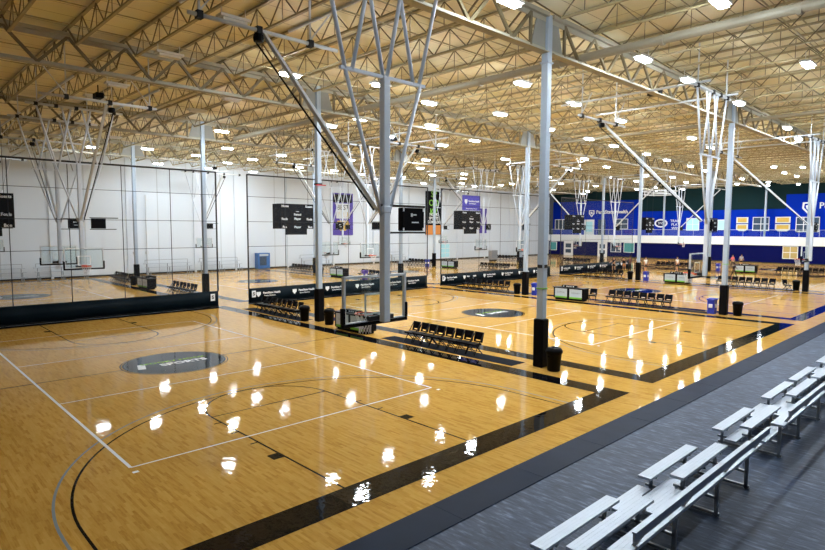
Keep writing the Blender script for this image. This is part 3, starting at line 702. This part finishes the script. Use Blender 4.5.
# ================================================================= BINS
def trash_can(x, y, label):
    t = empty('trash_can', (x, y, 0))
    MB().lathe([(0.2, 0.0), (0.225, 0.02), (0.265, 0.62), (0.285, 0.63), (0.285, 0.68)], n=20).build('bin', 'black', t, smooth=True)
    MB().lathe([(0.30, 0.66), (0.30, 0.73), (0.24, 0.82), (0.13, 0.85), (0.12, 0.80)], n=20).build('lid', 'black', t, smooth=True)
    for s in (-1, 1): MB().box(s*0.27-0.03, s*0.27+0.05*s+0.03, -0.07, 0.07, 0.52, 0.58).build('handle', 'black', t)
    tag(t, label, 'trash can', 'black round trash cans by the columns')
def blue_bin(x, y, label, ma='blue_bin'):
    t = empty('recycling_bin', (x, y, 0))
    MB().prism([(-0.2, 0), (0.2, 0), (0.26, 0.82), (-0.26, 0.82)], 'y', -0.2, 0.2).build('bin', ma, t, bevel=0.02)
    MB().box(-0.29, 0.29, -0.24, 0.24, 0.82, 0.9).box(-0.12, 0.12, -0.2, 0.2, 0.9, 0.94).build('lid', ma, t, bevel=0.02)
    MB().box(-0.30, -0.235, -0.1, 0.1, 0.38, 0.6).box(-0.12, 0.12, -0.215, -0.2, 0.38, 0.6).build('recycling_label', 'white', t)
    tag(t, label, 'recycling bin', 'recycling bins by the columns')
trash_can(9.28, 2.42, 'black round trash can against the tallest nearest column')
trash_can(8.98, 17.85, 'black round trash can left of the column behind the nearest court')
trash_can(9.25, 15.95, 'black round trash can between the nearest hoop and the column behind it')
trash_can(28.75, 2.42, 'black round trash can right of the column beside the blue bin')
blue_bin(28.5, 3.75, 'blue bin left of the second column along the aisle')
trash_can(28.5, 18.0, 'black round trash can left of the third visible column behind the second court')
blue_bin(28.85, 16.55, 'blue bin just behind the tallest nearest column')
trash_can(47.8, 18.15, 'black round trash can left of the column where people gather')
blue_bin(47.5, 16.4, 'blue bin right of the column where people gather')
trash_can(48.4, 3.95, 'black round trash can left of the rightmost column')
blue_bin(67.3, 16.4, 'small blue bin beside the slim column before the navy wall')
blue_bin(46.7, 45.9, 'blue bin beside the slim column near the back wall')
blue_bin(27.6, 35.6, 'purple bin seen above the nearest backboard', 'purple')
trash_can(28.0, 43.6, 'black round trash can beside the far table under the first scoreboard')
trash_can(8.9, 44.5, 'black round trash can beside the column behind the left divider')

# ================================================================= RUBBER MATS
xs = [-25+1.35] + []
x = 1.38-2.47*9; i = 0
while x < 90:
    near = x < 17
    o = MB().box(x+0.004, x+2.466, -2.42, -1.66, 0.001, 0.014).build('rubber_mat', 'rubber')
    seg = {1: 'at the bottom edge of the picture', }.get(0, '')
    tag(o, 'dark rubber mat section, %s along the strip between boards and carpet' % nth(i+1), 'rubber mat', 'rubber mats along the court edge')
    x += 2.47; i += 1

# ================================================================= BLEACHERS
def bleacher(x0, L_, a, gap, label, rail=None, k3=None):
    b = empty('bleacher', (x0, 0, 0))
    def plank(xa, xb, y, z, w_=0.24, nm='seat_plank'):
        P = MB(); P.box(xa, xb, y-w_, y, z-0.045, z)
        for q in range(1, 4): P.box(xa, xb, y-w_*q/4-0.004, y-w_*q/4+0.004, z, z+0.002)
        P.box(xa-0.004, xa, y-w_, y, z-0.05, z+0.001); P.box(xb, xb+0.004, y-w_, y, z-0.05, z+0.001)
        return P.build(nm, 'alu', b)
    a1 = a+gap
    plank(0, a, -4.08, 0.43); plank(a1, L_, -4.08, 0.43)
    plank(0, a, -4.66, 0.63); plank(a1, L_, -4.66, 0.63)
    plank(0, L_, -5.26, 0.84, 0.26)
    # foot planks, and the stepped aisle between the seat halves
    plank(0, L_, -4.36, 0.24, 0.24, 'foot_plank'); plank(a, a1, -4.08, 0.24, 0.25, 'foot_plank')
    plank(0, L_, -4.95, 0.40, 0.24, 'foot_plank'); plank(a, a1, -4.66, 0.40, 0.26, 'foot_plank')
    fr = [0.35, a-0.3, a1+0.3, L_-0.35]
    for x in fr:
        F = MB()
        for (ya, za, zb) in ((-4.2, 0.0, 0.39), (-4.78, 0.0, 0.59), (-5.36, 0.0, 0.80)): F.box(x-0.025, x+0.025, ya-0.03, ya+0.03, za, zb)
        F.box(x-0.025, x+0.025, -5.42, -4.12, 0.02, 0.07); F.box(x-0.025, x+0.025, -4.62, -4.1, 0.15, 0.195); F.box(x-0.025, x+0.025, -5.38, -4.62, 0.31, 0.355)
        for y, z in ((-4.2, 0.385), (-4.78, 0.585), (-5.36, 0.795)): F.box(x-0.03, x+0.03, y-0.12, y+0.12, z-0.045, z)
        F.build('support_frame', 'alu_side', b)
    for xa, xb in ((fr[0], fr[1]), (fr[2], fr[3])): MB().bar((xa, -4.78, 0.1), (xb, -4.78, 0.1), 0.03).build('cross_brace', 'alu_side', b)
    if rail:
        ra, rb = rail
        rl = MB().box(ra, rb, -5.635, -5.605, 1.07, 1.20).box(ra, rb, -5.645, -5.595, 1.185, 1.205).build('back_rail', 'alu', b)
        for x in [q for q in fr if ra-0.01 <= q <= rb+0.01]+([ra+0.35] if ra > 1 else []):
            MB().bar((x, -5.40, 0.72), (x, -5.61, 1.1), 0.05, 0.05).build('rail_post', 'alu_side', rl)
    tag(b, label, 'bleacher', 'low aluminium bleachers on the carpet'); return b
bleacher(-1.52, 5.72, 2.26, 1.2, 'low aluminium three-row bleacher closest to the camera, cut by the bottom edge', (0, 5.72))
bleacher(5.72, 6.05, 2.28, 1.4, 'low aluminium three-row bleacher in the middle of the line', (-0.1, 6.05))
bleacher(12.15, 5.8, 2.4, 1.1, 'low aluminium three-row bleacher farthest away at the right edge', (0, 5.8))
# small bleachers along the back wall
def wall_bleacher(x, y, L_, label):
    b = empty('wall_bleacher', (x, y, 0))
    for k, z in ((0, 0.45), (1, 0.85), (2, 1.2)):
        MB().box(0, L_, k*0.6, k*0.6+0.28, z-0.05, z).build('seat_plank', 'alu', b)
        for q in (0.3, L_/2, L_-0.3): MB().box(q-0.03, q+0.03, k*0.6+0.1, k*0.6+0.16, 0, z-0.05).build('leg', 'alu_side', b)
    MB().bar((0.2, 1.5, 1.55), (L_-0.2, 1.5, 1.55), 0.04).bar((0.2, 1.5, 1.2), (0.2, 1.5, 1.55), 0.03).bar((L_-0.2, 1.5, 1.2), (L_-0.2, 1.5, 1.55), 0.03).build('back_rail', 'alu_side', b)
    tag(b, label, 'bleacher', 'small bleachers along the back wall')
for i, (x, l_) in enumerate([(-8.5, 5.5), (-2.3, 5.2), (3.6, 4.6), (13.6, 5.0), (19.6, 5.0), (33.0, 4.5), (46.5, 5)]):
    wall_bleacher(x, 54.3, l_, 'small grey bleacher against the white back wall, %s from the left' % ORD[i])

# ================================================================= BACK WALL THINGS
v = empty('vending_machine', (27.0, 55.5, 0))
MB().box(0, 1.65, 0, 0.85, 0.05, 1.98).build('cabinet', 'vend', v, bevel=0.03)
MB().box(0.25, 1.15, -0.02, 0, 0.45, 1.55).build('glass_front', 'darkglass', v)
MB().box(0.2, 1.4, -0.03, 0, 1.6, 1.85).build('lit_header', 'screen', v)
tag(v, 'blue drinks vending machine against the white back wall', 'vending machine')
bn = MB().box(38.7, 42.3, 56.30, 56.49, 4.1, 9.9).build('hanging_banner', 'bannerpurple'); tag(bn, 'purple and gold banner high on the white back wall', 'banner')
MB().box(38.9, 42.1, 56.28, 56.30, 8.6, 9.7).build('dark_band', 'black', bn); MB().box(39.4, 41.7, 56.28, 56.30, 6.4, 8.4).build('pale_field', 'paper', bn)
text('lettering', 'BEST', 1.0, 'dark', bn, face((40.55, 56.27, 7.9), '-y')); text('lettering', '1 2 3', 0.9, 'gold', bn, face((40.55, 56.27, 6.95), '-y'))
MB().prism([(39.6, 6.1), (41.5, 6.1), (41.7, 5.4), (41.0, 4.7), (40.1, 4.7), (39.4, 5.4)], 'y', 56.28, 56.30).build('medallion', 'gold', bn)
bn = MB().box(56.9, 60.4, 56.30, 56.49, 4.1, 11.0).build('hanging_banner', 'black'); tag(bn, 'tall black banner with green lettering and orange foot on the back wall', 'banner')
MB().box(56.9, 60.4, 56.28, 56.30, 4.1, 5.6).build('orange_foot', 'orange_print', bn)
text('lettering', 'SP\nOO\nKY', 1.4, 'wgreen', bn, face((58.6, 56.27, 9.1), '-y'), bold=0.02)
for k, s_ in enumerate(['NOOK', 'SPORTS', 'COMPLEX']): text('lettering', s_, 0.62, 'white', bn, face((58.6, 56.27, 7.3-0.6*k), '-y'), bold=0.015)
bn = MB().box(70.2, 72.0, 56.30, 56.49, 4.3, 8.6).build('hanging_banner', 'bannerpurple')
tag(bn, 'narrow blue banner on the back wall near its far corner', 'banner')
# door with small panes
dr = MB().box(60.3, 62.6, 56.40, 56.49, 0.2, 2.65).build('door_1', 'white'); tag(dr, kind='structure')
q = MB()
for a in range(2):
    for b_ in range(3): q.box(60.45+a*1.08, 61.38+a*1.08, 56.36, 56.40, 0.4+b_*0.74, 1.04+b_*0.74)
q.build('pane', 'windowglow', dr)
# stored volleyball equipment and folded tables
e = empty('equipment_cart', (63.0, 48.0, 0))
MB().box(0, 1.6, 0, 0.6, 0.25, 1.7).build('padded_body', 'grey', e, bevel=0.04); MB().box(0.1, 1.5, 0.1, 0.5, 0, 0.25).build('base', 'dark', e); MB().tube([(0.3, 0.3, 1.7), (0.3, 0.3, 2.6)], 0.05).build('pole', 'silver', e)
tag(e, 'grey padded equipment cart standing behind the curtain under the blue sign', 'equipment cart')
for i, x in enumerate([12.8, 14.1]):
    p_ = MB().tube([(x, 55.9, 0), (x, 55.9, 8.5)], 0.07, 8).box(x-0.12, x+0.12, 55.7, 56.1, 0.2, 0.3).box(x-0.12, x+0.12, 55.75, 56.05, 2.2, 2.5).build('downpipe', 'silver')
    tag(p_, 'pale vertical pipe on the back wall, %s of two' % ('left', 'right')[i], 'pipe')

# ================================================================= RIGHT END WALL (blue, with balcony)
XF = XW+1.38
wn = [0]
def window(y0, y1, z0, z1, glass, nx=2, nz=2, x=XF, fr='white', bars=True):
    wn[0] += 1
    o = MB(); t_ = 0.10
    o.box(x-0.06, x, y0, y1, z0, z0+t_).box(x-0.06, x, y0, y1, z1-t_, z1).box(x-0.06, x, y0, y0+t_, z0, z1).box(x-0.06, x, y1-t_, y1, z0, z1)
    if bars:
        for i in range(1, nx): yy = y0+(y1-y0)*i/nx; o.box(x-0.06, x, yy-0.05, yy+0.05, z0, z1)
        for i in range(1, nz): zz = z0+(z1-z0)*i/nz; o.box(x-0.06, x, y0, y1, zz-0.05, zz+0.05)
    w_ = o.build('window_%d' % wn[0], fr); tag(w_, kind='structure')
    MB().box(x-0.03, x-0.01, y0+0.02, y1-0.02, z0+0.02, z1-0.02).build('pane', glass, w_)
window(28.3, 30.4, 4.9, 7.0, 'windowglow'); window(24.2, 26.6, 5.0, 6.7, 'windowglow', 2, 1)
window(18.0, 20.3, 4.9, 7.05, 'darkglass'); window(11.5, 14.5, 4.75, 7.0, 'darkglass', 3, 2); window(40.7, 43.3, 5.1, 7.0, 'darkglass'); window(53.4, 56.0, 5.0, 7.0, 'darkglass', 3, 1)
window(13.7, 15.7, 0.75, 2.65, 'goldglass', 2, 2, XW); window(38.7, 40.7, 0.9, 2.7, 'tealglass', 1, 1, XW); window(41.2, 43.2, 0.9, 2.7, 'darkglass', 2, 1, XW); window(54.6, 56.2, 0.9, 2.6, 'tealglass', 1, 1, XW)
for i, (y0, y1, z1) in enumerate([(47.4, 49.5, 6.9), (45.1, 46.6, 6.9)]):
    dd = MB().box(XF-0.06, XF, y0, y1, 4.0, z1).build('door_%d' % (i+2), 'white' if i == 0 else 'darkglass'); tag(dd, kind='structure')
    MB().box(XF-0.08, XF-0.06, y0+0.35, y1-0.35, 4.6, z1-0.4).build('pane', 'windowglow' if i == 0 else 'darkglass', dd)
for i, (y0, y1) in enumerate([(51.0, 53.0), (43.9, 45.8)]):
    dd = MB().box(XW-0.06, XW, y0, y1, 0.0, 2.9).build('door_%d' % (i+4), 'white'); tag(dd, kind='structure')
    MB().box(XW-0.08, XW-0.06, y0+0.4, y1-0.4, 1.5, 2.3).box(XW-0.08, XW-0.06, y0+0.4, y1-0.4, 0.5, 1.2).build('pane', 'darkglass', dd)
# gold trophy posters: two framed sheets each
def poster(y0, y1, nm):
    for k, (z0, z1) in enumerate(((6.1, 7.05), (4.85, 5.95))):
        o = MB().box(XF-0.05, XF, y0, y1, z0, z1)
        if k: o = MB().prism([(y0, z1), (y0, z0+0.3), (y0+0.4, z0), (y1-0.4, z0), (y1, z0+0.3), (y1, z1)], 'x', XF-0.05, XF)
        o = o.build('framed_poster', 'paper'); tag(o, '%s gold and grey poster %s on the blue wall' % (('upper', 'lower')[k], nm), 'poster')
        MB().box(XF-0.07, XF-0.05, y0+0.2, y1-0.2, z0+(0.35 if k else 0.15), z1-0.15).build('gold_print', 'gold', o)
poster(20.95, 22.65, 'right of the tall white mast'); poster(15.2, 17.2, 'left of the rightmost windows')
# big sponsor lettering
def wall_sign(yc, zc, label, s=1.0):
    o = MB().prism([(yc-0.75*s, zc+0.8*s), (yc+0.75*s, zc+0.8*s), (yc+0.8*s, zc-0.1*s), (yc, zc-1.0*s), (yc-0.8*s, zc-0.1*s)], 'x', XF-0.06, XF).build('wall_sign', 'whitepaint')
    tag(o, label, 'wall sign')
    MB().prism([(yc-0.5*s, zc+0.6*s), (yc+0.5*s, zc+0.6*s), (yc+0.55*s, zc), (yc, zc-0.65*s), (yc-0.55*s, zc)], 'x', XF-0.07, XF-0.06).build('shield_field', 'blue', o)
    MB().prism([(yc-0.4*s, zc-0.1*s), (yc-0.1*s, zc+0.45*s), (yc+0.35*s, zc+0.3*s), (yc+0.2*s, zc-0.25*s)], 'x', XF-0.08, XF-0.07).build('lion_emblem', 'whitepaint', o)
    text('lettering', 'PennState Health', 1.25*s, 'whitepaint', o, face((XF-0.03, yc-1.3*s, zc+0.25*s), '-x'), 'LEFT', extrude=0.02, bold=0.02)
wall_sign(13.0, 8.35, 'white shield sign with lettering high on the blue wall at the right edge')
wall_sign(48.0, 8.1, 'white shield sign with lettering high on the blue wall behind the divider', 0.72)
o = text('wall_sign', 'SPORTS', 0.8, 'whitepaint', None, face((XF-0.03, 10.6, 4.75), '-x'), 'LEFT', extrude=0.02); tag(o, 'small white lettering low on the blue wall at the right edge', 'wall sign')
o = MB().prism([(34.7+1.15*math.cos(a*0.3925), 6.15+0.75*math.sin(a*0.3925)) for a in range(16)], 'x', XF-0.05, XF).build('wall_sign', 'whitepaint'); tag(o, 'white oval logo sign on the blue wall beside the farthest scoreboard', 'wall sign')
MB().prism([(34.7+0.85*math.cos(a*0.3925), 6.15+0.5*math.sin(a*0.3925)) for a in range(16)], 'x', XF-0.07, XF-0.05).build('oval_field', 'navy', o)
text('lettering', 'SNS', 0.6, 'whitepaint', o, face((XF-0.08, 34.7, 6.15), '-x'), extrude=0.01)
o = text('wall_sign', 'TRAIN\nPLAY\nWIN', 0.62, 'whitepaint', None, face((XF-0.03, 32.2, 5.9), '-x'), 'CENTER', extrude=0.02); tag(o, 'small white stacked lettering on the blue wall left of the lit window', 'wall sign')
# balcony railing: posts, top rail, glass
rl = empty('balcony_railing', (XW+0.05, 0, 4.0))
MB().box(-0.03, 0.03, -13.9, 56, 1.02, 1.08).build('top_rail', 'silver', rl)
for k in range(0, 28): MB().box(-0.02, 0.02, -13.8+2.5*k, -13.76+2.5*k, 0, 1.02).build('post', 'silver', rl)
MB().box(-0.006, 0.006, -13.9, 56, 0.08, 1.0).build('glass_panel', 'glass', rl)
tag(rl, 'glass and steel balcony railing along the foot of the blue wall', 'railing')
# curved ceiling duct ring
rn = MB(); N = 24
for z, ra in ((9.5, 1.9), (9.9, 2.0)):
    rn.tube([(66.0+ra*math.cos(2*math.pi*k/N), 23.3+ra*math.sin(2*math.pi*k/N), z) for k in range(N+1)], 0.07, 6, cap=False)
for k in range(0, 24, 3): rn.bar((66.0+1.95*math.cos(2*math.pi*k/N), 23.3+1.95*math.sin(2*math.pi*k/N), 9.4), (66.0+1.95*math.cos(2*math.pi*k/N), 23.3+1.95*math.sin(2*math.pi*k/N), 10.0), 0.06)
for k in (0, 8, 16): rn.bar((66.0+1.95*math.cos(2*math.pi*k/N), 23.3+1.95*math.sin(2*math.pi*k/N), 9.9), (66.0+1.95*math.cos(2*math.pi*k/N), 23.3+1.95*math.sin(2*math.pi*k/N), 12.6), 0.03)
tag(rn.build('ceiling_ring', 'silver'), 'silver round frame hanging from the roof before the blue wall', 'hanging frame')

# ================================================================= PEOPLE
def skinned(name, verts, edges, rad, ma, parent, sub=1, root=0):
    me = bpy.data.meshes.new(name); me.from_pydata([Vector(v_) for v_ in verts], edges, [])
    o = bpy.data.objects.new(name, me); col.objects.link(o)
    sk = o.modifiers.new('skin', 'SKIN'); sk.use_smooth_shade = True
    for i, s in enumerate(me.skin_vertices[0].data): s.radius = (rad[i], rad[i]) if not isinstance(rad[i], tuple) else rad[i]; s.use_root = (i == root)
    sb = o.modifiers.new('sub', 'SUBSURF'); sb.levels = sub; sb.render_levels = sub
    dg = bpy.context.evaluated_depsgraph_get(); dg.update(); m2 = bpy.data.meshes.new_from_object(o.evaluated_get(dg))
    bpy.data.objects.remove(o); m2.materials.clear(); m2.materials.append(M[ma]); o2 = bpy.data.objects.new(name, m2); col.objects.link(o2); o2.parent = parent
    for p_ in m2.polygons: p_.use_smooth = True
    return o2
def person(x, y, rz, shirt, shorts, label, skin='skin', H=1.78, lean=0.0, stride=0.12, arms=((0.10, -0.05), (0.12, 0.15)), crouch=0.0, longlegs=False):
    p = empty('person', (x, y, 0), rz); s = H/1.78; L = lean
    hipz = 0.93-crouch
    def up(z, dx=0, dy=0): return (dx*s, (dy+L*(z-0.93)*1.0)*s, (z-crouch)*s)
    kn = 0.50-crouch*0.5
    V = [up(0.95), up(1.15), up(1.38), up(1.50), up(1.60, 0, 0.01), up(1.70, 0, 0.015)]
    E_ = [(0,1),(1,2),(2,3),(3,4),(4,5)]; Rr = [(0.15*s, 0.11*s), (0.145*s, 0.10*s), (0.17*s, 0.10*s), 0.055*s, 0.085*s, 0.085*s]
    for i, sd in enumerate((-1, 1)):
        st = stride*sd
        b0 = len(V); V += [up(0.88, sd*0.10), (sd*0.11*s, (st*0.5+crouch*0.6)*s, kn*s), (sd*0.11*s, (st-0.05)*s, 0.09*s), (sd*0.12*s, (st+0.12)*s, 0.035*s)]
        E_ += [(0,b0),(b0,b0+1),(b0+1,b0+2),(b0+2,b0+3)]; Rr += [0.09*s, 0.06*s, 0.04*s, 0.035*s]
        a = arms[i]; c0 = len(V)
        sh = up(1.42, sd*0.17); el = up(1.16, sd*(0.22+a[0]*0.3), a[1]*0.6); ha = up(0.95+abs(a[1])*0.5, sd*(0.22+a[0]), a[1]*1.6+0.05); fi = (ha[0], ha[1]+0.03*s, ha[2]-0.07*s)
        V += [sh, el, ha, fi]; E_ += [(2,c0),(c0,c0+1),(c0+1,c0+2),(c0+2,c0+3)]; Rr += [0.055*s, 0.042*s, 0.03*s, 0.025*s]
    skinned('body', V, E_, Rr, skin, p, 1)
    # shirt over torso and upper arms
    T = [V[0], V[1], V[2], V[2+0]]; 
    tv = [up(0.90), up(1.15), up(1.40)]; te = [(0,1),(1,2)]; tr = [(0.168*s, 0.13*s), (0.16*s, 0.12*s), (0.185*s, 0.118*s)]
    for sd, base in ((-1, 10), (1, 18)):
        sh, el = V[base], V[base+1]; k0 = len(tv); tv += [sh, tuple(sh[i]*0.35+el[i]*0.65 for i in range(3))]; te += [(2,k0),(k0,k0+1)]; tr += [0.07*s, 0.06*s]
    skinned('shirt', tv, te, tr, shirt, p, 1)
    sv = [up(0.97), up(0.86)]; se = [(0,1)]; sr = [(0.165*s, 0.125*s), (0.16*s, 0.12*s)]
    for base in (6, 14):
        a, b_ = V[base], V[base+1]; k0 = len(sv); t_ = 1.0 if longlegs else 0.75
        sv += [a, tuple(a[i]*(1-t_)+b_[i]*t_ for i in range(3))]; se += [(1,k0),(k0,k0+1)]; sr += [0.105*s, 0.085*s]
        if longlegs: sv.append(tuple(V[base+2][i] for i in range(3))); se.append((k0+1,k0+2)); sr.append(0.06*s)
    skinned('shorts' if not longlegs else 'trousers', sv, se, sr, shorts, p, 1)
    hd = V[5]; MB().lathe([(0.03*s, 0.115*s), (0.075*s, 0.09*s), (0.098*s, 0.03*s), (0.092*s, -0.03*s)][::-1], (hd[0], hd[1]-0.018*s, hd[2]+0.01*s), 12).build('hair', 'hair', p, smooth=True)
    ft = MB()
    for base in (6, 14):
        a = V[base+3]; ft.box(a[0]-0.05*s, a[0]+0.05*s, a[1]-0.20*s, a[1]+0.09*s, 0, 0.085*s)
    ft.build('shoes', 'dark', p, bevel=0.02)
    tag(p, label, 'person'); return p
person(57.5, 24.9, R(80), 'shirtblack', 'shirtblack', 'person in black holding a ball before the farthest divider', arms=((0.05, 0.25), (0.05, 0.25)), H=1.75)
person(59.6, 24.6, R(100), 'shirtblack', 'orange_print', 'person bending forward between the divider and the group', lean=0.55, crouch=0.12, skin='skin')
person(58.4, 23.3, R(200), 'shirtred', 'shirtblack', 'person in dark red top standing in the group', skin='skin2', H=1.9, longlegs=True)
person(61.5, 23.8, R(250), 'shirtwhite', 'shirtblack', 'person in white shirt just left of the padded column', H=1.72)
person(58.2, 21.3, R(150), 'shirtwhite', 'dark', 'person in white shirt just right of the padded column', H=1.85)
person(62.0, 19.2, R(160), 'shirtwhite', 'shirtblack', 'person in white shirt walking alone before the navy wall', H=1.85, stride=0.25)
person(75.0, 17.2, R(60), 'shirtpink', 'shirtblack', 'person in pink top behind the far scorer table', skin='skin', stride=0.2, longlegs=True)
person(78.0, 17.1, R(120), 'shirtgrey', 'shirtblack', 'person in grey top leaning behind the far scorer table', lean=0.3)
person(59.5, 12.2, R(240), 'shirtblack', 'shirtblack', 'child in black clothes running beside the farthest scorer table', skin='skin2', H=1.45, stride=0.35, longlegs=True)
person(10.6, 40.0, R(90), 'shirtgrey', 'shirtblack', 'person in grey beside the column behind the left divider', H=1.7) if False else None
